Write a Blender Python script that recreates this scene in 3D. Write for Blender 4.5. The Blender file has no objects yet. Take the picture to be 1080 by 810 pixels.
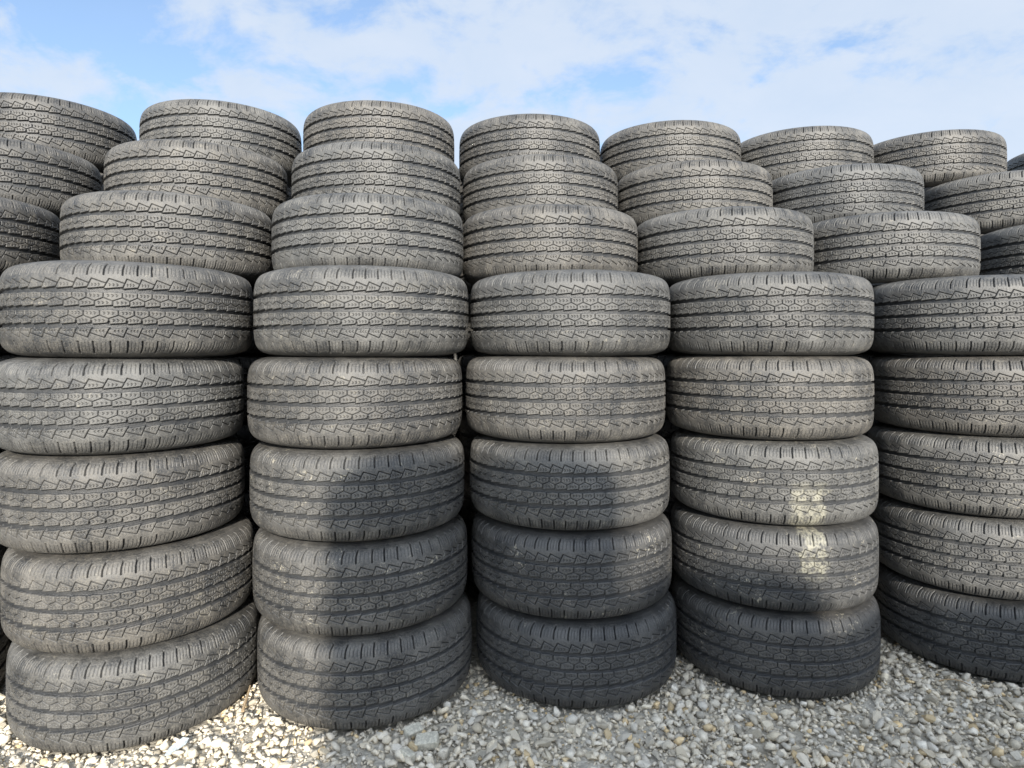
import bpy, bmesh, math, random
import numpy as np
from mathutils import Vector, Matrix, Euler

R_ = math.radians
rnd = random.Random(11)
rng = np.random.default_rng(5)
scene = bpy.context.scene
C = scene.collection

# ------------------------------------------------------------------ camera
EYE = 1.094
cam = bpy.data.objects.new('camera', bpy.data.cameras.new('camera'))
C.objects.link(cam)
cam.location = (0, 0, EYE)
cam.rotation_euler = (R_(90), 0, 0)
cam.data.sensor_width = 36.0
cam.data.lens = 36.0 * 700 / 1080
cam.data.shift_y = -41 / 1080
cam.data.clip_start = 0.05
cam.data.clip_end = 2000
scene.camera = cam

# ------------------------------------------------------------------ sky, sun, exposure
SUN_EL = R_(21.8)
SUN_AZ = math.atan2(0.143, -1.0)          # compass-like: x = sin, y = cos; behind the camera
world = bpy.data.worlds.new('World')
scene.world = world
world.use_nodes = True
wn, wl = world.node_tree.nodes, world.node_tree.links
wn.clear()


def wnode(t, **kw):
    n = wn.new(t)
    for k, v in kw.items():
        setattr(n, k, v)
    return n


out = wnode('ShaderNodeOutputWorld')
bg = wnode('ShaderNodeBackground')
bg.inputs['Strength'].default_value = 0.12
sky = wnode('ShaderNodeTexSky', sky_type='NISHITA', sun_disc=False, sun_elevation=SUN_EL,
            sun_rotation=SUN_AZ, altitude=50, air_density=1.0, dust_density=1.2, ozone_density=1.4)
tc = wnode('ShaderNodeTexCoord')
sep = wnode('ShaderNodeSeparateXYZ')
wl.new(tc.outputs['Generated'], sep.inputs[0])


def wmath(op, a, b=None, c=None, clamp=False):
    n = wnode('ShaderNodeMath', operation=op)
    n.use_clamp = clamp
    for i, x in enumerate((a, b, c)):
        if x is None:
            continue
        if isinstance(x, (int, float)):
            n.inputs[i].default_value = x
        else:
            wl.new(x, n.inputs[i])
    return n.outputs[0]


zz = wmath('ADD', wmath('MAXIMUM', sep.outputs[2], 0.0), 0.34)   # flat cloud deck seen in perspective
cmb = wnode('ShaderNodeCombineXYZ')
wl.new(wmath('DIVIDE', sep.outputs[0], zz), cmb.inputs[0])
wl.new(wmath('DIVIDE', sep.outputs[1], zz), cmb.inputs[1])


def wnoise(scale, detail, rough, dist, off):
    mp = wnode('ShaderNodeMapping')
    mp.inputs['Location'].default_value = off
    wl.new(cmb.outputs[0], mp.inputs[0])
    n = wnode('ShaderNodeTexNoise')
    n.inputs['Scale'].default_value = scale
    n.inputs['Detail'].default_value = detail
    n.inputs['Roughness'].default_value = rough
    n.inputs['Distortion'].default_value = dist
    wl.new(mp.outputs[0], n.inputs['Vector'])
    return n.outputs['Fac']


n_big = wnoise(1.15, 2, 0.5, 0.2, (3.1, 0.4, 0))
n_puff = wnoise(4.6, 12, 0.60, 0.25, (9.9, 0.7, 0))
n_soft = wnoise(5.5, 6, 0.6, 0.3, (1.3, 5.2, 0))
cover = wmath('ADD', wmath('MULTIPLY', n_puff, 0.75), wmath('MULTIPLY', n_big, 0.35))
cover = wmath('ADD', cover, wmath('MULTIPLY_ADD', sep.outputs[0], 0.075, 0.012))       # the cloud thickens to one side
mr = wnode('ShaderNodeMapRange', interpolation_type='SMOOTHSTEP')
mr.inputs['From Min'].default_value = 0.42
mr.inputs['From Max'].default_value = 0.60
wl.new(cover, mr.inputs['Value'])
mask = wmath('MULTIPLY', mr.outputs[0], 0.88)
mask = wmath('MAXIMUM', mask, 0.18)
shade = wnode('ShaderNodeMix', data_type='RGBA')
shade.inputs['A'].default_value = (3.45, 4.1, 5.0, 1)
shade.inputs['B'].default_value = (4.4, 4.75, 5.3, 1)
wl.new(n_soft, shade.inputs['Factor'])
tint = wnode('ShaderNodeMix', data_type='RGBA', blend_type='MULTIPLY')
tint.inputs['Factor'].default_value = 1.0
tint.inputs['B'].default_value = (1.08, 1.2, 1.32, 1)
wl.new(sky.outputs[0], tint.inputs['A'])
mixc = wnode('ShaderNodeMix', data_type='RGBA')
wl.new(mask, mixc.inputs['Factor'])
wl.new(tint.outputs['Result'], mixc.inputs['A'])
# thin cloud scatters forward; its glow towards the sun is raised to fill shade
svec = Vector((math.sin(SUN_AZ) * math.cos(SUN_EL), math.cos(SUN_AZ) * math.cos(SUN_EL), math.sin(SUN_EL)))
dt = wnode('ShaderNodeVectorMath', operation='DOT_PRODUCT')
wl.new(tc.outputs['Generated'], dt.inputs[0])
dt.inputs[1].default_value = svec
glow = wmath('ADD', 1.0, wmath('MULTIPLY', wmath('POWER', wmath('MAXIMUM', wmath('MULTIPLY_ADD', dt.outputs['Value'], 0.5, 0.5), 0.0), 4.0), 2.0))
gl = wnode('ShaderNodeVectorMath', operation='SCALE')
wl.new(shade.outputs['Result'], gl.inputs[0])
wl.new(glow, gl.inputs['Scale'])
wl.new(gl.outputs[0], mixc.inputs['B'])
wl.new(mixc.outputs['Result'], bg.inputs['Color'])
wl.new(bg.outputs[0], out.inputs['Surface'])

sd = bpy.data.lights.new('sun', 'SUN')
sd.energy = 4.5
sd.angle = R_(1.3)
sd.color = (1.0, 0.935, 0.83)
sun = bpy.data.objects.new('sun', sd)
C.objects.link(sun)
svec = Vector((math.sin(SUN_AZ) * math.cos(SUN_EL), math.cos(SUN_AZ) * math.cos(SUN_EL), math.sin(SUN_EL)))
sun.rotation_euler = svec.to_track_quat('Z', 'Y').to_euler()
sun.location = svec * 30

scene.view_settings.view_transform = 'Standard'
scene.view_settings.look = 'None'
scene.view_settings.exposure = 0.6
scene.view_settings.gamma = 1.0
scene.view_settings.use_curve_mapping = False
scene.render.resolution_x = 1024
scene.render.resolution_y = 768


# ------------------------------------------------------------------ node helper
class NT:
    def __init__(self, name):
        self.m = bpy.data.materials.new(name)
        self.m.use_nodes = True
        self.n, self.l = self.m.node_tree.nodes, self.m.node_tree.links
        self.n.clear()
        o = self.n.new('ShaderNodeOutputMaterial')
        self.p = self.n.new('ShaderNodeBsdfPrincipled')
        self.l.new(self.p.outputs[0], o.inputs['Surface'])

    def put(self, x, sock):
        if x is None:
            return
        if isinstance(x, (int, float)):
            sock.default_value = x
        elif isinstance(x, tuple):
            sock.default_value = x
        else:
            self.l.new(x, sock)

    def math(self, op, a, b=None, c=None, clamp=False):
        n = self.n.new('ShaderNodeMath')
        n.operation = op
        n.use_clamp = clamp
        for i, x in enumerate((a, b, c)):
            self.put(x, n.inputs[i])
        return n.outputs[0]

    def vmath(self, op, a, b=None, scale=None):
        n = self.n.new('ShaderNodeVectorMath')
        n.operation = op
        self.put(a, n.inputs[0])
        if b is not None:
            self.put(b, n.inputs[1])
        if scale is not None:
            self.put(scale, n.inputs['Scale'])
        return n.outputs[0]

    def noise(self, vec, scale, detail=4, rough=0.55, dist=0.0):
        n = self.n.new('ShaderNodeTexNoise')
        n.inputs['Scale'].default_value = scale
        n.inputs['Detail'].default_value = detail
        n.inputs['Roughness'].default_value = rough
        n.inputs['Distortion'].default_value = dist
        self.l.new(vec, n.inputs['Vector'])
        return n.outputs['Fac']

    def ramp(self, x, a, b, lo=0.0, hi=1.0):
        n = self.n.new('ShaderNodeMapRange')
        n.interpolation_type = 'SMOOTHSTEP'
        for k, v in (('From Min', a), ('From Max', b), ('To Min', lo), ('To Max', hi)):
            n.inputs[k].default_value = v
        self.put(x, n.inputs['Value'])
        return n.outputs[0]

    def mix(self, f, a, b, blend='MIX'):
        n = self.n.new('ShaderNodeMix')
        n.data_type = 'RGBA'
        n.blend_type = blend
        self.put(f, n.inputs['Factor'])
        self.put(a, n.inputs['A'])
        self.put(b, n.inputs['B'])
        return n.outputs['Result']

    def attr(self, name, kind='GEOMETRY'):
        n = self.n.new('ShaderNodeAttribute')
        n.attribute_type = kind
        n.attribute_name = name
        return n

    def coord(self, which='Object'):
        n = self.n.new('ShaderNodeTexCoord')
        return n.outputs[which]

    def bump(self, h, strength, dist, normal=None):
        n = self.n.new('ShaderNodeBump')
        n.inputs['Strength'].default_value = strength
        n.inputs['Distance'].default_value = dist
        self.l.new(h, n.inputs['Height'])
        if normal is not None:
            self.l.new(normal, n.inputs['Normal'])
        return n.outputs[0]


# ------------------------------------------------------------------ materials
def rubber_material():
    t = NT('worn_rubber')
    co = t.coord('Object')
    seed = t.attr('seed', 'OBJECT').outputs['Fac']
    dusty = t.attr('dust', 'OBJECT').outputs['Fac']
    sang = t.attr('stain_angle', 'OBJECT').outputs['Fac']
    swid = t.attr('stain_width', 'OBJECT').outputs['Fac']
    wet = t.attr('scuff', 'OBJECT').outputs['Fac']
    cut = t.attr('cut').outputs['Fac']
    offs = t.n.new('ShaderNodeCombineXYZ')
    t.put(t.math('MULTIPLY', seed, 13.7), offs.inputs[0])
    t.put(t.math('MULTIPLY', seed, 7.1), offs.inputs[1])
    t.put(t.math('MULTIPLY', seed, 3.3), offs.inputs[2])
    v = t.vmath('ADD', co, offs.outputs[0])
    big = t.noise(v, 5.0, 4, 0.6, 0.6)
    mid = t.noise(v, 22.0, 5, 0.62, 0.4)
    fine = t.noise(v, 210.0, 4, 0.65)
    grit = t.noise(v, 620.0, 3, 0.6)
    # vertical rain-washed streaks
    sv = t.vmath('MULTIPLY', v, (1.0, 1.0, 0.12))
    streak = t.noise(sv, 38.0, 3, 0.6)
    d = t.math('ADD', t.math('MULTIPLY', t.ramp(big, 0.38, 0.64), 0.36), t.math('MULTIPLY', t.ramp(mid, 0.38, 0.66), 0.24))
    d = t.math('ADD', d, t.math('MULTIPLY', t.ramp(streak, 0.42, 0.70), 0.18))
    d = t.math('ADD', d, t.math('MULTIPLY', t.ramp(fine, 0.40, 0.64), 0.40))
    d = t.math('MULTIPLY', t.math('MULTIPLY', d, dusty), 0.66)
    top = t.math('SUBTRACT', 1.0, t.math('MULTIPLY', cut, 0.85))     # dust sits on the worn crown, the grooves stay clean
    d = t.math('MULTIPLY', d, top, clamp=True)
    rub = t.mix(t.ramp(mid, 0.3, 0.75), (0.023, 0.025, 0.028, 1), (0.042, 0.043, 0.045, 1))
    dustc = t.mix(t.ramp(big, 0.35, 0.65), (0.250, 0.229, 0.193, 1), (0.222, 0.211, 0.192, 1))
    warm = t.mix(t.math('FRACT', t.math('MULTIPLY', seed, 3.77)), (1.03, 0.99, 0.93, 1), (0.92, 0.955, 0.99, 1))
    dustc = t.mix(1.0, dustc, warm, 'MULTIPLY')
    col = t.mix(d, rub, dustc)
    # small pale specks of dried mud
    sp = t.ramp(t.noise(v, 90.0, 2, 0.5, 1.2), 0.61, 0.66)
    sp = t.math('MULTIPLY', sp, t.math('MULTIPLY', t.ramp(t.noise(v, 11.0, 2), 0.52, 0.7), top))
    sp = t.math('MULTIPLY', sp, wet)
    col = t.mix(sp, col, (0.36, 0.33, 0.26, 1))
    # splash of pale paint running down at one angle of the tyre
    s = t.n.new('ShaderNodeSeparateXYZ')
    t.l.new(co, s.inputs[0])
    ang = t.math('ARCTAN2', s.outputs[1], s.outputs[0])
    da = t.math('ABSOLUTE', t.math('SUBTRACT', ang, sang))
    da = t.math('ADD', da, t.math('MULTIPLY', t.math('SUBTRACT', t.noise(v, 26.0, 4, 0.65), 0.5), 0.42))
    sm = t.math('SUBTRACT', 1.0, t.math('DIVIDE', da, t.math('MAXIMUM', swid, 0.001)), clamp=True)
    sm = t.math('MULTIPLY', t.ramp(sm, 0.05, 0.5), t.ramp(t.noise(v, 60.0, 4, 0.7), 0.34, 0.62))
    sm = t.math('MULTIPLY', sm, t.math('GREATER_THAN', swid, 0.002))
    sh = t.attr('stain_height', 'OBJECT').outputs['Fac']
    sz = t.math('SUBTRACT', 1.0, t.math('DIVIDE', t.math('ABSOLUTE', t.math('SUBTRACT', s.outputs[2], sh)), 0.105), clamp=True)
    sm = t.math('MULTIPLY', sm, t.ramp(sz, 0.0, 0.45))
    sm = t.math('MULTIPLY', sm, t.math('SUBTRACT', 1.0, t.math('MULTIPLY', cut, 0.6)))
    col = t.mix(t.math('MULTIPLY', sm, 0.55), col, (0.46, 0.435, 0.33, 1))
    t.l.new(col, t.p.inputs['Base Color'])
    r = t.math('ADD', 0.43, t.math('MULTIPLY', d, 0.30))
    r = t.math('ADD', r, t.math('MULTIPLY', t.math('SUBTRACT', fine, 0.5), 0.25), clamp=True)
    t.l.new(r, t.p.inputs['Roughness'])
    t.p.inputs['Specular IOR Level'].default_value = 0.60
    h = t.math('ADD', t.math('MULTIPLY', grit, 0.35), fine)
    t.l.new(t.bump(h, 0.7, 0.0016), t.p.inputs['Normal'])
    return t.m


def stone_material():
    t = NT('crushed_limestone')
    co = t.coord('Object')
    info = t.n.new('ShaderNodeObjectInfo')
    v = t.vmath('ADD', co, t.vmath('SCALE', (3.1, 5.7, 1.9), scale=t.math('MULTIPLY', info.outputs['Random'], 9.0)))
    base = t.attr('stone_colour').outputs['Color']
    n1 = t.noise(v, 70.0, 5, 0.65, 0.3)
    n2 = t.noise(v, 380.0, 3, 0.6)
    k = t.math('ADD', t.ramp(n1, 0.3, 0.72, 0.82, 1.16), t.math('MULTIPLY', t.math('SUBTRACT', n2, 0.5), 0.35))
    kk = t.n.new('ShaderNodeCombineColor')
    for i in range(3):
        t.l.new(k, kk.inputs[i])
    col = t.mix(1.0, base, kk.outputs[0], 'MULTIPLY')
    t.l.new(col, t.p.inputs['Base Color'])
    t.p.inputs['Roughness'].default_value = 0.9
    t.p.inputs['Specular IOR Level'].default_value = 0.2
    t.l.new(t.bump(t.math('ADD', n1, t.math('MULTIPLY', n2, 0.5)), 0.6, 0.003), t.p.inputs['Normal'])
    return t.m


def ground_material():
    t = NT('stone_dust_ground')
    co = t.coord('Object')
    n1 = t.noise(co, 2.0, 5, 0.6)
    n2 = t.noise(co, 60.0, 6, 0.7)
    vo = t.n.new('ShaderNodeTexVoronoi')
    vo.inputs['Scale'].default_value = 55.0
    t.l.new(co, vo.inputs['Vector'])
    col = t.mix(t.ramp(n2, 0.3, 0.7), (0.42, 0.395, 0.34, 1), (0.64, 0.60, 0.52, 1))
    col = t.mix(t.math('MULTIPLY', t.ramp(n1, 0.4, 0.65), 0.35), col, (0.36, 0.31, 0.22, 1))
    t.l.new(col, t.p.inputs['Base Color'])
    t.p.inputs['Roughness'].default_value = 0.95
    t.p.inputs['Specular IOR Level'].default_value = 0.15
    h = t.math('ADD', t.math('MULTIPLY', vo.outputs['Distance'], -1.0), n2)
    t.l.new(t.bump(h, 0.8, 0.01), t.p.inputs['Normal'])
    return t.m


def plain_material(name, col, rough, spec=0.3, scale=120.0, amt=0.25):
    t = NT(name)
    co = t.coord('Object')
    n = t.noise(co, scale, 4, 0.6)
    k = t.n.new('ShaderNodeCombineColor')
    f = t.ramp(n, 0.3, 0.7, 1 - amt, 1 + amt)
    for i in range(3):
        t.l.new(f, k.inputs[i])
    t.l.new(t.mix(1.0, (*col, 1), k.outputs[0], 'MULTIPLY'), t.p.inputs['Base Color'])
    t.p.inputs['Roughness'].default_value = rough
    t.p.inputs['Specular IOR Level'].default_value = spec
    t.l.new(t.bump(n, 0.4, 0.001), t.p.inputs['Normal'])
    return t.m


M_RUB = rubber_material()
M_STONE = stone_material()
M_GROUND = ground_material()


# ------------------------------------------------------------------ mesh helpers
def grid_mesh(name, P, attrs=None, closed_u=True, mat=None):
    """P: (nv, nu, 3) grid -> quad mesh, wrapping in u."""
    nv, nu, _ = P.shape
    me = bpy.data.meshes.new(name)
    me.vertices.add(nv * nu)
    me.vertices.foreach_set('co', P.reshape(-1).astype(np.float32))
    a = np.arange(nv - 1)[:, None] * nu
    u = np.arange(nu)[None, :]
    u2 = (u + 1) % nu
    q = np.stack([a + u, a + u2, a + nu + u2, a + nu + u], -1).reshape(-1, 4)
    n = len(q)
    me.loops.add(n * 4)
    me.loops.foreach_set('vertex_index', q.reshape(-1).astype(np.int32))
    me.polygons.add(n)
    me.polygons.foreach_set('loop_start', (np.arange(n) * 4).astype(np.int32))
    me.polygons.foreach_set('use_smooth', np.ones(n, bool))
    me.update(calc_edges=True)
    if attrs:
        for k, v in attrs.items():
            at = me.attributes.new(k, 'FLOAT', 'POINT')
            at.data.foreach_set('value', v.reshape(-1).astype(np.float32))
    if mat:
        me.materials.append(mat)
    return me


def link(name, data, parent=None):
    o = bpy.data.objects.new(name, data)
    C.objects.link(o)
    if parent is not None:
        o.parent = parent
    return o


# ------------------------------------------------------------------ the tyre
RT, HT = 0.340, 0.265          # outer radius, section width
HALF = HT / 2
# outer profile, half section: v (mm from the middle), r (mm)
PV = np.array([0, 30, 55, 72, 84, 94, 103, 111, 118, 123, 127.0])
PR = np.array([340, 339.8, 339.3, 338.4, 336.8, 334.4, 330.6, 325.2, 317.0, 306.5, 293.0])


def prof_r(v):
    # smooth (Catmull-like) resampling of the profile
    vv = np.abs(v)
    fine = np.linspace(0, 127, 600)
    lin = np.interp(fine, PV, PR)
    ker = np.ones(31) / 31
    pad = np.concatenate([lin[30:0:-1], lin, lin[-1] + (lin[-1] - lin[-2]) * np.arange(1, 31)])
    sm = np.convolve(pad, ker, 'same')[30:-30]
    return np.interp(vv, fine, sm)


def sstep(x, e0, e1):
    t = np.clip((x - e0) / (e1 - e0), 0, 1)
    return t * t * (3 - 2 * t)


def seg_dist(x, y, x0, y0, x1, y1):
    dx, dy = x1 - x0, y1 - y0
    t = np.clip(((x - x0) * dx + (y - y0) * dy) / (dx * dx + dy * dy), 0, 1)
    return np.hypot(x - x0 - t * dx, y - y0 - t * dy)


def tread_depth(t, P, v):
    """cut depth in mm; t in [0,1) within a pitch, P pitch length in mm, v >= 0 in mm."""
    X = t * P
    dep = np.zeros(np.broadcast(t, v).shape)

    def cutline(pts, w, d, fade=0.55):
        nonlocal dep
        for sh in (-1, 0, 1):
            for (a, b) in zip(pts[:-1], pts[1:]):
                ds = seg_dist(X, v, (a[0] + sh) * P, a[1], (b[0] + sh) * P, b[1])
                dep = np.maximum(dep, d * (1 - sstep(ds, w / 2 - fade, w / 2 + fade)))

    # outer groove with stepped edges (upper and lower half alike, turned over)
    lo = 42.0
    hi = 51.0 + 5.0 * t
    dep = np.maximum(dep, 9.0 * sstep(v, lo - 3, lo - 2.9) * (1 - sstep(v, hi - 0.6, hi + 0.6)))
    # saw-tooth sipes beside the shoulder
    cutline([(0.0, 51), (0.30, 78)], 2.0, 6.0)
    cutline([(0.30, 78), (1.15, 65.5)], 1.9, 5.5)
    for c in (0.35, 0.55, 0.75):
        cutline([(c - 0.03, 64.0), (c + 0.03, 61.2), (c - 0.02, 58.5)], 1.6, 3.0)
    # shoulder slots and the finer sipes between them
    cutline([(0.0, 89), (0.0, 104), (0.03, 112), (0.09, 119)], 3.6, 9.0, 0.7)
    for c in (0.25, 0.5, 0.75):
        cutline([(c, 92), (c + 0.01, 104), (c + 0.05, 115)], 1.6, 2.4)
    # decorative ring at the buttress
    dep = np.maximum(dep, 0.5 * (1 - sstep(np.abs(v - 123.5), 0.2, 0.9)))
    return dep


def centre_depth(t, P, v):
    """the two centre ribs, both the same way up; v in mm from -46.5 to 46.5."""
    X = t * P
    dep = np.zeros(np.broadcast(t, v).shape)

    def cutline(pts, w, d, fade=0.6):
        nonlocal dep
        for sh in (-1, 0, 1):
            for (a, b) in zip(pts[:-1], pts[1:]):
                ds = seg_dist(X, w_, (a[0] + sh) * P, a[1], (b[0] + sh) * P, b[1])
                dep = np.maximum(dep, d * (1 - sstep(ds, w / 2 - fade, w / 2 + fade)))

    ph = (t + 0.5) % 1.0
    for base, low in ((4.5, False), (-42.0, True)):
        w_ = v - base                                  # 0 .. 37.5 inside the rib
        inside = (w_ > -5) & (w_ < 42.5)
        keep = dep.copy()
        edge = 4.6 * ph - 0.9                          # stepped lower edge
        dep = np.where(inside & (w_ < 15), np.maximum(dep, 9.0 * (1 - sstep(w_, edge - 0.6, edge + 0.6))), dep)
        tn = np.minimum(t, 1 - t) * P
        topw = 37.0 - 0.9 * np.cos(2 * np.pi * t)
        dep = np.where(inside & (w_ > 25), np.maximum(dep, 9.0 * sstep(w_, topw - 0.6, topw + 0.6)), dep)
        nt = (1 - sstep(tn, 0.9, 1.7)) * sstep(w_, 28, 29.2) * inside
        dep = np.maximum(dep, 8.0 * nt)
        tm = np.abs(t - 0.5) * P
        if low:
            nb = (1 - sstep(tm, 1.7, 2.5)) * (1 - sstep(w_, 7.5, 8.7)) * inside
            dep = np.maximum(dep, 9.5 * nb)
        cutline([(0, 34), (0, 23)], 2.1, 6.5)
        cutline([(0, 23), (0.16, 20.0), (0.5, 14.0), (0.84, 20.0), (1, 23)], 1.8, 4.5)
        cutline([(0.5, 14), (0.5, 2)], 2.0, 6.0)
        for c in (0.27, 0.5, 0.73):
            cutline([(c - 0.045, 31.0), (c + 0.035, 28.2), (c - 0.02, 25.2)], 1.6, 3.0)
        for c in (-0.23, 0.0, 0.23):
            cutline([(c - 0.045, 11.5), (c + 0.035, 9.0), (c - 0.02, 6.3)], 1.6, 3.0)
        dep = np.where(inside, dep, keep)
    return dep


NPITCH = 54
pit = rng.choice([0.88, 1.0, 1.12], NPITCH)
pit = pit / pit.sum()
cum = np.concatenate([[0], np.cumsum(pit)])
NU = 1944
fr = np.arange(NU) / NU
ip = np.clip(np.searchsorted(cum, fr, side='right') - 1, 0, NPITCH - 1)
T0 = (fr - cum[ip]) / pit[ip]
PMM = pit[ip] * 2 * np.pi * 340.0
THETA = fr * 2 * np.pi


G1 = 46.5


def band(v0, v1, nv, off=None):
    v = np.linspace(v0, v1, nv)
    if abs(v1) > 100 or abs(v0) > 100:       # closer rows round the shoulder
        s = np.linspace(0, 1, nv)
        v = v0 + (v1 - v0) * (s if abs(v1) > abs(v0) else s)
    V = np.repeat(v[:, None], NU, 1)
    T = np.repeat(T0[None, :], nv, 0)
    if max(abs(v0), abs(v1)) < 60:
        dep = centre_depth((T + 0.2) % 1.0 if v0 < 0 else T, PMM[None, :], V)
    else:
        if v0 + v1 < 0:                       # the lower shoulder is the upper one turned over
            T = (1.0 - T + 0.37) % 1.0
        dep = tread_depth(T, PMM[None, :], np.abs(V))
        edge = np.abs(np.abs(V) - G1) < 0.3
        dep = np.where(edge, 9.0, dep)
    # fine mould parting lines
    nm = 9
    ph = (fr * nm + 0.23) % 1.0
    dl = np.minimum(ph, 1 - ph) / nm * 2 * np.pi * 340
    dep = dep - 0.45 * (1 - sstep(dl, 0.5, 1.3))[None, :] * (dep < 0.5)
    r = prof_r(V)
    dr = (prof_r(V + 0.5) - prof_r(V - 0.5))
    nl = np.hypot(1, dr)
    # slight unevenness of the worn crown
    wob = 0.35 * np.sin(THETA * 3 + 0.7) + 0.25 * np.sin(THETA * 7 + 2.1)
    rr = r - dep / nl + wob[None, :]
    vv = V + dep * dr / nl
    Pn = np.stack([rr * np.cos(THETA)[None, :], rr * np.sin(THETA)[None, :], vv], -1) / 1000.0
    cutv = np.clip(dep / 4.0, 0, 1)
    return Pn, cutv


def tread_mesh(name, v0, v1, nv):
    P, c = band(v0, v1, nv)
    return grid_mesh(name, P, {'cut': c}, mat=M_RUB)


def sidewall_mesh(name, sgn):
    # shoulder -> bulge -> bead -> inner liner, lathe
    pts = [(126.2, 295.5), (128.8, 285.5), (131.0, 276.5), (132.2, 270), (132.2, 266), (131.4, 265.4), (131.4, 263.6), (132.2, 263), (132.2, 258), (131.0, 250),
           (128.0, 242), (123, 233), (117, 226), (112, 221), (110, 217), (109, 211), (106, 207), (99, 205.5),
           (92, 207), (89, 213), (92, 224), (101, 243), (108, 262), (108, 282), (100, 302), (84, 318), (50, 325), (0, 326)]
    nu = 288
    th = np.arange(nu) / nu * 2 * np.pi
    P = np.zeros((len(pts), nu, 3))
    for i, (v, r) in enumerate(pts):
        P[i, :, 0] = r * np.cos(th) / 1000
        P[i, :, 1] = r * np.sin(th) / 1000
        P[i, :, 2] = sgn * v / 1000
    if sgn > 0:
        pass
    else:
        P = P[::-1]
    c = np.full((len(pts), nu), 0.25)
    return grid_mesh(name, P, {'cut': c}, mat=M_RUB)


MESH = [
    ('shoulder_rib', tread_mesh('upper_shoulder_rib', G1, 126.5, 92)),
    ('center_rib', tread_mesh('upper_center_rib', 0, G1, 54)),
    ('center_rib', tread_mesh('lower_center_rib', -G1, 0, 54)),
    ('shoulder_rib', tread_mesh('lower_shoulder_rib', -126.5, -G1, 92)),
    ('sidewall', sidewall_mesh('upper_sidewall', 1)),
    ('sidewall', sidewall_mesh('lower_sidewall', -1)),
]


def tyre(x, y, layer, label, group, dust=None, rot=None, tilt=True, stain=None, scuff=0.35):
    root = bpy.data.objects.new('tyre', None)
    C.objects.link(root)
    root.empty_display_size = 0.1
    root.location = (x, y, (layer - 0.5) * HT)
    a = rnd.uniform(0, 2 * math.pi) if rot is None else rot
    tx, ty = (rnd.gauss(0, 0.0022), rnd.gauss(0, 0.0022)) if tilt else (0, 0)
    root.rotation_euler = (tx, ty, a)
    root['label'] = label
    root['category'] = 'tyre'
    root['group'] = group
    seed = rnd.uniform(0, 50)
    du = rnd.uniform(0.75, 1.2) if dust is None else dust
    for nm, me in MESH:
        o = link(nm, me, root)
        o['seed'] = seed
        o['dust'] = du
        o['scuff'] = scuff
        if stain:
            ang = stain[0] - a                      # world angle -> tyre angle
            ang = (ang + math.pi) % (2 * math.pi) - math.pi
            o['stain_angle'] = ang
            o['stain_width'] = stain[1]
            o['stain_height'] = stain[2]
        else:
            o['stain_angle'] = 0.0
            o['stain_width'] = 0.0
            o['stain_height'] = 0.0
    return root


# ------------------------------------------------------------------ where the tyres stand
# image edges (px of the 1080-wide photograph) give only the direction; distance comes from the ground line
F_, CX = 700.0, 540.0


def x_from_edges(L, R, Z):
    """x of a tyre of radius RT whose centre lies at depth Z and whose outline spans L..R."""
    xs = []
    for px, s in ((L, -1), (R, 1)):
        if px is None:
            continue
        X = 0.0
        for _ in range(60):
            th, aa = math.atan2(X, Z), math.asin(RT / math.hypot(X, Z))
            X += 0.8 * Z * ((px - CX) / F_ - math.tan(th + s * aa))
        xs.append(X)
    return sum(xs) / len(xs)


ZF = {'Z': 1.975, 'A': 2.070, 'B': 2.180, 'C': 2.290, 'D': 2.345, 'E': 2.430}
ORDER = ['Z', 'A', 'B', 'C', 'D', 'E', 'F', 'G']
EDGE = {
    'A': [(9, 271), (3, 266), (None, 258), (None, 258), (0, 265)],
    'B': [(271, 498), (265, 494), (261, 492), (258, 490), (265, 496)],
    'C': [(502, 714), (498, 708), (496, 706), (492, 701), (497, 706)],
    'D': [(None, 929), (None, 927), (None, 927), (None, 922), (None, 922)],
    'E': [(922, None), (917, None), (914, None), (915, None), (911, None)],
    'Z': [(None, 9), (None, 5), (None, -1), (None, -3), (None, -4)],
}
UP = {   # layer: column -> (left edge, right edge, depth)
    6: {'Z': (None, 66, 2.300), 'A': (65, 287, 2.395), 'B': (287, 488, 2.430), 'C': (488, 672, 2.590), 'D': (None, 859, 2.640),
        'E': (None, 1034, 2.720), 'F': (1028, None, 2.800)},
    7: {'Z': (None, 108, 2.650), 'A': (108, 305, 2.725), 'B': (306, 487, 2.750), 'C': (None, 652, 2.920), 'D': (None, 815, 2.990),
        'E': (None, 975, 3.050), 'F': (968, None, 3.130)},
    8: {'Z': (None, 145, 2.970), 'A': (147, 318, 3.045), 'B': (318, 481, 3.060), 'C': (None, 633, 3.220), 'D': (None, 782, 3.300),
        'E': (None, 922, 3.380), 'F': (None, 1062, 3.430), 'G': (1056, None, 3.520)},
}
POS = {}
for c, lst in EDGE.items():
    for i, (L, R) in enumerate(lst):
        POS[(i + 1, c)] = [x_from_edges(L, R, ZF[c]), ZF[c]]
for l, row in UP.items():
    for c, (L, R, Z) in row.items():
        POS[(l, c)] = [x_from_edges(L, R, Z), Z]
# tyres of one layer touch but do not run into each other
for l in range(1, 9):
    cols = [c for c in ORDER if (l, c) in POS]
    for _ in range(200):
        for a, b in zip(cols[:-1], cols[1:]):
            pa, pb = POS[(l, a)], POS[(l, b)]
            dx, dy = pb[0] - pa[0], pb[1] - pa[1]
            d = math.hypot(dx, dy)
            if d < 0.6815:
                k = (0.6815 - d) / d * 0.5
                pa[0] -= dx * k
                pa[1] -= dy * k
                pb[0] += dx * k
                pb[1] += dy * k

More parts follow.
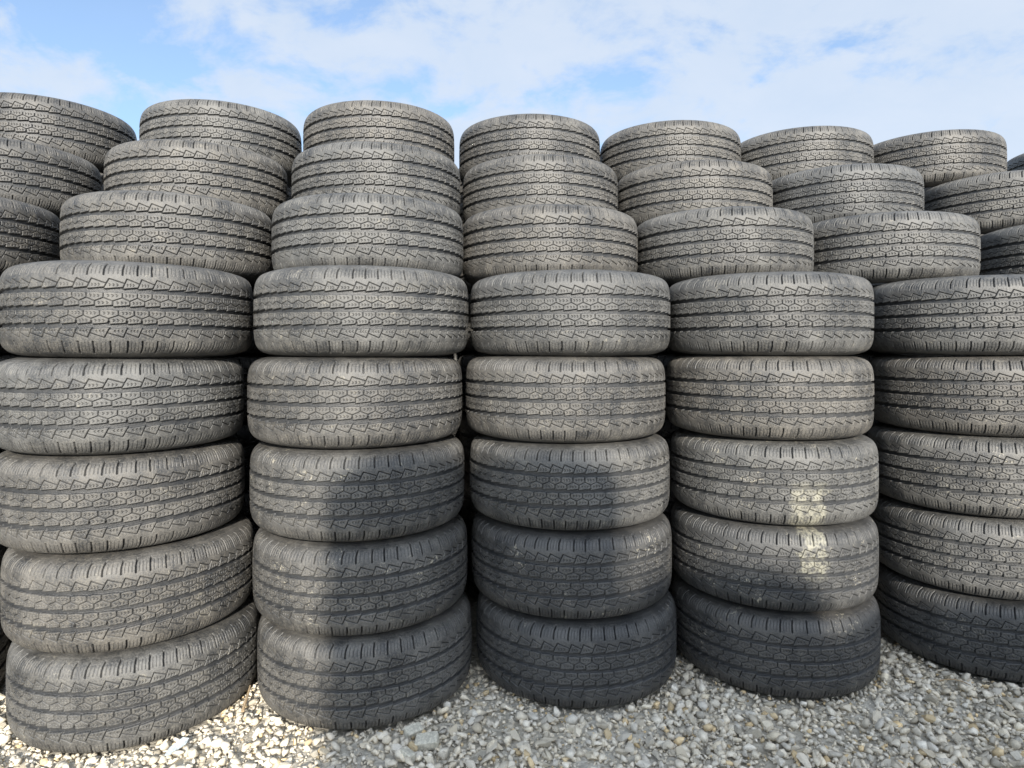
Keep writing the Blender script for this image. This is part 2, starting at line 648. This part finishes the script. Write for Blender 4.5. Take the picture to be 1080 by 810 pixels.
ORD = {1: 'bottom tyre', 2: 'second tyre up', 3: 'third tyre up', 4: 'fourth tyre up', 5: 'fifth tyre up'}
WHERE = {
    'Z': 'front stack beyond the fully sunlit stack',
    'A': 'fully sunlit front stack',
    'B': 'front stack split by an upright shadow edge',
    'C': 'front stack whose lower half is all shaded',
    'D': 'front stack with the pale yellow splash',
    'E': 'front stack just beyond the yellow splashed stack',
}
UPW = {
    'Z': 'stack beyond the fully sunlit one', 'A': 'fully sunlit stack', 'B': 'stack split by shadow',
    'C': 'stack with shaded lower half', 'D': 'yellow splashed stack', 'E': 'first stack past the yellow splash',
    'F': 'second stack past the yellow splash', 'G': 'third stack past the yellow splash',
}
LAY = {6: 'lowest set-back tyre', 7: 'middle set-back tyre', 8: 'topmost set-back tyre'}
FRONT = -math.pi / 2
DUST = {'Z': 0.85, 'A': 1.05, 'B': 1.0, 'C': 1.0, 'D': 1.05, 'E': 1.0, 'F': 1.05, 'G': 1.05}
STAIN = {(2, 'D'): (FRONT + 0.02, 0.15, 0.075), (3, 'D'): (FRONT - 0.02, 0.19, -0.075), (2, 'E'): (FRONT - 0.10, 0.075, -0.05),
         (1, 'E'): (FRONT - 0.05, 0.07, 0.02)}
SCUFF = {(2, 'B'): 1.0, (3, 'B'): 1.0, (1, 'D'): 0.8, (2, 'C'): 0.8, (3, 'D'): 1.0, (2, 'D'): 0.9, (3, 'E'): 0.9}
for (l, c), (x, y) in sorted(POS.items()):
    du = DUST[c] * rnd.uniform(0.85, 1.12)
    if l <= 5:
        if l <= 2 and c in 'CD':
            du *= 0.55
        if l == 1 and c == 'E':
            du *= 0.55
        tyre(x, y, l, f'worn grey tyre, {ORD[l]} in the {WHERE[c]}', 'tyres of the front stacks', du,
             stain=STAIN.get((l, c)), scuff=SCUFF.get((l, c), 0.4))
    else:
        tyre(x, y, l, f'worn grey tyre, {LAY[l]} above the {UPW[c]}', 'tyres stepping back on top of the stacks', du)

# two rows behind, the last nested into the gaps, carry the set-back layers
nrm, along = Vector((-0.129, 0.991)), Vector((0.991, 0.129))
HID = ('dark tyre in the packed rows behind the front stacks', 'tyres hidden behind the front stacks')
PAST = ('dark tyre in the stacks past the last stack seen', 'tyres past the last stack')


def nest(x, y, l, lab):
    tyre(x + nrm.x * 0.686, y + nrm.y * 0.686, l, *lab, tilt=False)
    tyre(x + along.x * 0.345 + nrm.x * 1.295, y + along.y * 0.345 + nrm.y * 1.295, l, *lab, tilt=False)


for c in ORDER[:6]:
    for l in range(1, 8):
        nest(*POS[(l, c)], l, HID)
    x, y = POS[(8, c)]
    tyre(x + nrm.x * 0.686, y + nrm.y * 0.686, 8, *HID, tilt=False)
for k in (1, 2):                      # stacks past the frame under the last set-back tyres
    for l in range(1, 6):
        x, y = POS[(l, 'E')]
        tyre(x + 0.688 * k, y + 0.092 * k, l, *PAST, tilt=False)
        if k == 1:
            nest(x + 0.688, y + 0.092, l, HID)
for l in (6, 7):
    x, y = POS[(l, 'F')]
    nest(x, y, l, HID)
    tyre(x + 0.688, y + 0.092, l, *PAST, tilt=False)

# the facing stacks across the aisle: they throw the stepped shadow
BACKS = [(0.305, -1.60, 8), (1.175, -1.80, 7), (1.78, -1.41, 6), (2.47, -1.32, 6), (3.15, -1.23, 6),
         (0.60, -2.24, 9), (2.12, -2.06, 7), (2.83, -1.97, 7)]  # back row added out of view to close light gaps and widen the shadow
for bx, by, n in BACKS:
    for l in range(1, n + 1):
        tyre(bx, by, l, 'tyre in the stacks across the aisle facing the wall', 'tyres across the aisle', tilt=False)

# ------------------------------------------------------------------ ground, gravel, stones
def flat_ground():
    bm = bmesh.new()
    # finer near the stacks, one sheet out to the horizon
    xs = [-400, -80, -20, -6, -3] + [-2 + 0.25 * i for i in range(21)] + [5, 8, 20, 80, 400]
    ys = [-400, -80, -20, -6, -3] + [-1 + 0.25 * i for i in range(17)] + [5, 8, 20, 80, 400]
    V = [[bm.verts.new((x, y, -0.010 + (rnd.uniform(-0.003, 0.003) if abs(x) < 4 and abs(y) < 4 else 0))) for x in xs] for y in ys]
    for j in range(len(ys) - 1):
        for i in range(len(xs) - 1):
            bm.faces.new((V[j][i], V[j][i + 1], V[j + 1][i + 1], V[j + 1][i]))
    me = bpy.data.meshes.new('ground')
    bm.to_mesh(me)
    bm.free()
    me.materials.append(M_GROUND)
    o = link('ground', me)
    o['kind'] = 'structure'
    return o


ground = flat_ground()


def stone_proto(npts, flat):
    bm = bmesh.new()
    for _ in range(npts):
        d = Vector((rnd.gauss(0, 1), rnd.gauss(0, 1), rnd.gauss(0, 1))).normalized()
        k = rnd.uniform(0.78, 1.0)
        bm.verts.new((d.x * k, d.y * k * rnd.uniform(0.7, 0.95), d.z * k * flat))
    g = bmesh.ops.convex_hull(bm, input=bm.verts)
    junk = list({e for e in g['geom_interior'] + g['geom_unused'] if isinstance(e, bmesh.types.BMVert)})
    bmesh.ops.delete(bm, geom=junk, context='VERTS')
    bmesh.ops.triangulate(bm, faces=bm.faces)
    bm.verts.index_update()
    V = np.array([v.co[:] for v in bm.verts])
    F = np.array([[v.index for v in f.verts] for f in bm.faces])
    bm.free()
    return V, F


PROTO = [stone_proto(rnd.choice((11, 13, 15, 17)), rnd.uniform(0.5, 0.85)) for _ in range(36)]


def stone_colour(n):
    b = np.clip(rng.normal(0.68, 0.09, n), 0.40, 0.82)
    warm = np.clip(rng.normal(0.5, 0.25, n), 0, 1)
    c = np.stack([b * (1 + 0.04 * warm), b * (0.935 - 0.02 * warm), b * (0.81 - 0.11 * warm)], -1)
    yel = rng.random(n) < 0.07
    c[yel] *= np.array([1.05, 0.90, 0.66])
    dark = rng.random(n) < 0.07
    c[dark] *= 0.68
    return c


def rand_rot(n, tiltmax):
    a = rng.uniform(0, 2 * np.pi, n)
    tx = rng.uniform(-tiltmax, tiltmax, n)
    ty = rng.uniform(-tiltmax, tiltmax, n)
    ca, sa, cx, sx, cy, sy = np.cos(a), np.sin(a), np.cos(tx), np.sin(tx), np.cos(ty), np.sin(ty)
    o, z = np.ones(n), np.zeros(n)
    Rz = np.stack([np.stack([ca, -sa, z], -1), np.stack([sa, ca, z], -1), np.stack([z, z, o], -1)], -2)
    Rx = np.stack([np.stack([o, z, z], -1), np.stack([z, cx, -sx], -1), np.stack([z, sx, cx], -1)], -2)
    Ry = np.stack([np.stack([cy, z, sy], -1), np.stack([z, o, z], -1), np.stack([-sy, z, cy], -1)], -2)
    return Rz @ Rx @ Ry


BASES = np.array([POS[(1, c)] for c in 'ZABCDE'] + [[POS[(1, 'E')][0] + .69, POS[(1, 'E')][1] + .09]])
BACK = np.array([[bx, by] for bx, by, _ in BACKS])


def keep_free(x, y, rad):
    k = np.ones(len(x), bool)
    for bx, by in np.concatenate([BASES, BACK]):
        k &= np.hypot(x - bx, y - by) > rad
    # nothing under the packed rows behind the front ones
    front = np.interp(x, BASES[:, 0], BASES[:, 1])
    k &= y < front + 0.05
    return k


def scatter(n, x0, x1, y0, y1, smin, smax, pw, zlo, zhi):
    x, y = rng.uniform(x0, x1, n), rng.uniform(y0, y1, n)
    s = smin + (smax - smin) * rng.random(n) ** pw
    k = keep_free(x, y, 0.292)
    x, y, s = x[k], y[k], s[k]
    # bigger stones keep clear of the tyres
    near = ~keep_free(x, y, 0.325)
    s = np.where(near, np.minimum(s, 0.010), s)
    z = -0.010 + s * rng.uniform(zlo, zhi, len(x))
    return x, y, z, s


parts = [
    scatter(42000, -2.3, 2.9, 1.10, 2.75, 0.004, 0.013, 1.3, 0.0, 0.9),
    scatter(14000, -2.3, 2.9, 1.10, 2.75, 0.007, 0.021, 1.6, 0.3, 1.1),
    scatter(9000, -3.6, 4.2, -0.9, 1.15, 0.008, 0.022, 1.4, 0.1, 0.8),
]
vs, fs, cs, vo = [], [], [], 0
for (x, y, z, s) in parts:
    pid = rng.integers(0, len(PROTO), len(x))
    col = stone_colour(len(x))
    rot = rand_rot(len(x), 0.7)
    sc = s[:, None] * np.stack([rng.uniform(0.85, 1.35, len(x)), rng.uniform(0.75, 1.05, len(x)), rng.uniform(0.75, 1.1, len(x))], -1)
    for p, (V, F) in enumerate(PROTO):
        ids = np.where(pid == p)[0]
        if not len(ids):
            continue
        W = np.einsum('nij,nvj->nvi', rot[ids], V[None] * sc[ids][:, None, :]) + np.stack([x[ids], y[ids], z[ids]], -1)[:, None, :]
        vs.append(W.reshape(-1, 3))
        fs.append((F[None] + (np.arange(len(ids)) * len(V))[:, None, None] + vo).reshape(-1, 3))
        cs.append(np.repeat(col[ids], len(V), 0))
        vo += len(ids) * len(V)
VV, FF, CC = np.concatenate(vs), np.concatenate(fs), np.concatenate(cs)
me = bpy.data.meshes.new('gravel')
me.vertices.add(len(VV))
me.vertices.foreach_set('co', VV.reshape(-1).astype(np.float32))
me.loops.add(len(FF) * 3)
me.loops.foreach_set('vertex_index', FF.reshape(-1).astype(np.int32))
me.polygons.add(len(FF))
me.polygons.foreach_set('loop_start', (np.arange(len(FF)) * 3).astype(np.int32))
me.update(calc_edges=True)
at = me.color_attributes.new('stone_colour', 'FLOAT_COLOR', 'POINT')
at.data.foreach_set('color', np.concatenate([CC, np.ones((len(CC), 1))], 1).reshape(-1).astype(np.float32))
me.materials.append(M_STONE)
gravel = link('gravel', me, ground)
gravel['kind'] = 'stuff'

# the biggest stones lie loose on top, one object each
SM = []
for i in range(24):
    V, F = PROTO[i]
    m = bpy.data.meshes.new('stone')
    m.from_pydata([tuple(v) for v in V], [], [tuple(int(q) for q in f) for f in F])
    m.update()
    a = m.color_attributes.new('stone_colour', 'FLOAT_COLOR', 'POINT')
    cc = np.repeat(stone_colour(1), len(V), 0)
    a.data.foreach_set('color', np.concatenate([cc, np.ones((len(V), 1))], 1).reshape(-1).astype(np.float32))
    m.materials.append(M_STONE)
    SM.append(m)
placed = 0
while placed < 290:
    x, y = rnd.uniform(-1.6, 2.0), rnd.uniform(1.55, 2.45)
    if abs(x) > 0.8 * y + 0.05 or not keep_free(np.array([x]), np.array([y]), 0.352)[0]:
        continue
    s = rnd.uniform(0.014, 0.026)
    o = link('stone', rnd.choice(SM), ground)
    o.location = (x, y, -0.010 + s * rnd.uniform(0.35, 0.7))
    o.rotation_euler = (rnd.uniform(-.5, .5), rnd.uniform(-.5, .5), rnd.uniform(0, 6.28))
    o.scale = (s * rnd.uniform(0.9, 1.4), s * rnd.uniform(0.75, 1.0), s * rnd.uniform(0.7, 1.0))
    placed += 1


def ground_point(px, py):
    y = F_ * EYE / (py - 364.0)
    return (px - CX) / F_ * y, y


# three pale broken slabs by the foot of the second stack
M_SLAB = plain_material('pale_limestone', (0.56, 0.53, 0.44), 0.9, 0.15)
for (px, py, L, W, H, az) in ((436, 774, 0.026, 0.018, 0.012, 0.6), (450, 785, 0.036, 0.021, 0.014, -0.1), (430, 800, 0.013, 0.022, 0.012, 0.9)):
    gx, gy = ground_point(px, py)
    bm = bmesh.new()
    for sx in (-1, 1):
        for sy in (-1, 1):
            for sz in (-1, 1):
                bm.verts.new((sx * L * rnd.uniform(0.8, 1.05), sy * W * rnd.uniform(0.8, 1.05), sz * H * rnd.uniform(0.8, 1.1)))
    bmesh.ops.convex_hull(bm, input=bm.verts)
    bmesh.ops.bevel(bm, geom=bm.edges[:], offset=0.002, segments=1, affect='EDGES')
    m = bpy.data.meshes.new('stone')
    bm.to_mesh(m)
    bm.free()
    m.materials.append(M_SLAB)
    o = link('stone', m, ground)
    o.location = (gx, gy, 0.008)
    o.rotation_euler = (rnd.uniform(0.1, 0.3), rnd.uniform(-.2, .2), az)

# a shard of clear plastic and a dry twig
gx, gy = ground_point(186, 793)
bm = bmesh.new()
prof = [(-0.045, -0.010), (-0.03, -0.018), (0.030, -0.014), (0.046, 0.004), (0.030, 0.020), (-0.02, 0.012)]
top = [bm.verts.new((a, b, 0.006 * math.sin(a * 40) + 0.003)) for a, b in prof]
bot = [bm.verts.new((a, b, 0.006 * math.sin(a * 40))) for a, b in prof]
bm.faces.new(top)
bm.faces.new(bot[::-1])
for i in range(6):
    j = (i + 1) % 6
    bm.faces.new((top[i], bot[i], bot[j], top[j]))
m = bpy.data.meshes.new('plastic_shard')
bm.to_mesh(m)
bm.free()
m.materials.append(plain_material('pale_plastic', (0.42, 0.46, 0.48), 0.3, 0.5))
o = link('plastic_shard', m)
o.location = (gx, gy, 0.014)
o.rotation_euler = (0.35, -0.1, 0.75)
o.scale = (0.72, 0.72, 0.72)
o['label'] = 'small pale plastic shard lying on sunlit gravel'
o['category'] = 'litter'


def twig(name, pts, r, mat, label):
    bm = bmesh.new()
    rings = []
    n = len(pts)
    for i, p in enumerate(pts):
        d = (Vector(pts[min(i + 1, n - 1)]) - Vector(pts[max(i - 1, 0)])).normalized()
        u = d.cross(Vector((0, 0, 1))).normalized()
        w = u.cross(d)
        rr = r * (1 - 0.55 * i / (n - 1))
        rings.append([bm.verts.new(Vector(p) + (u * math.cos(k * 1.0472) + w * math.sin(k * 1.0472)) * rr) for k in range(6)])
    for a, b in zip(rings[:-1], rings[1:]):
        for k in range(6):
            bm.faces.new((a[k], a[(k + 1) % 6], b[(k + 1) % 6], b[k]))
    bm.faces.new(rings[0][::-1])
    bm.faces.new(rings[-1])
    m = bpy.data.meshes.new(name)
    bm.to_mesh(m)
    bm.free()
    m.materials.append(mat)
    o = link(name, m)
    o['label'] = label
    o['category'] = 'twig'
    return o


M_TWIG = plain_material('dry_wood', (0.36, 0.27, 0.17), 0.85, 0.2)
x0, y0 = ground_point(990, 722)
x1, y1 = ground_point(1024, 727)
twig('dry_twig', [(x0 + (x1 - x0) * t, y0 + (y1 - y0) * t, 0.012 + 0.012 * math.sin(t * 3.1)) for t in (0, .25, .5, .75, 1)], 0.0028, M_TWIG,
     'thin bent dry brown twig against a shaded bottom tyre')
x0, y0 = ground_point(256, 755)
x1, y1 = ground_point(264, 738)
twig('dry_twig', [(x0 + (x1 - x0) * t, y0 + (y1 - y0) * t, 0.014 + 0.03 * t) for t in (0, .33, .66, 1)], 0.005, M_TWIG,
     'short pale broken twig in the gap between two sunlit stacks')
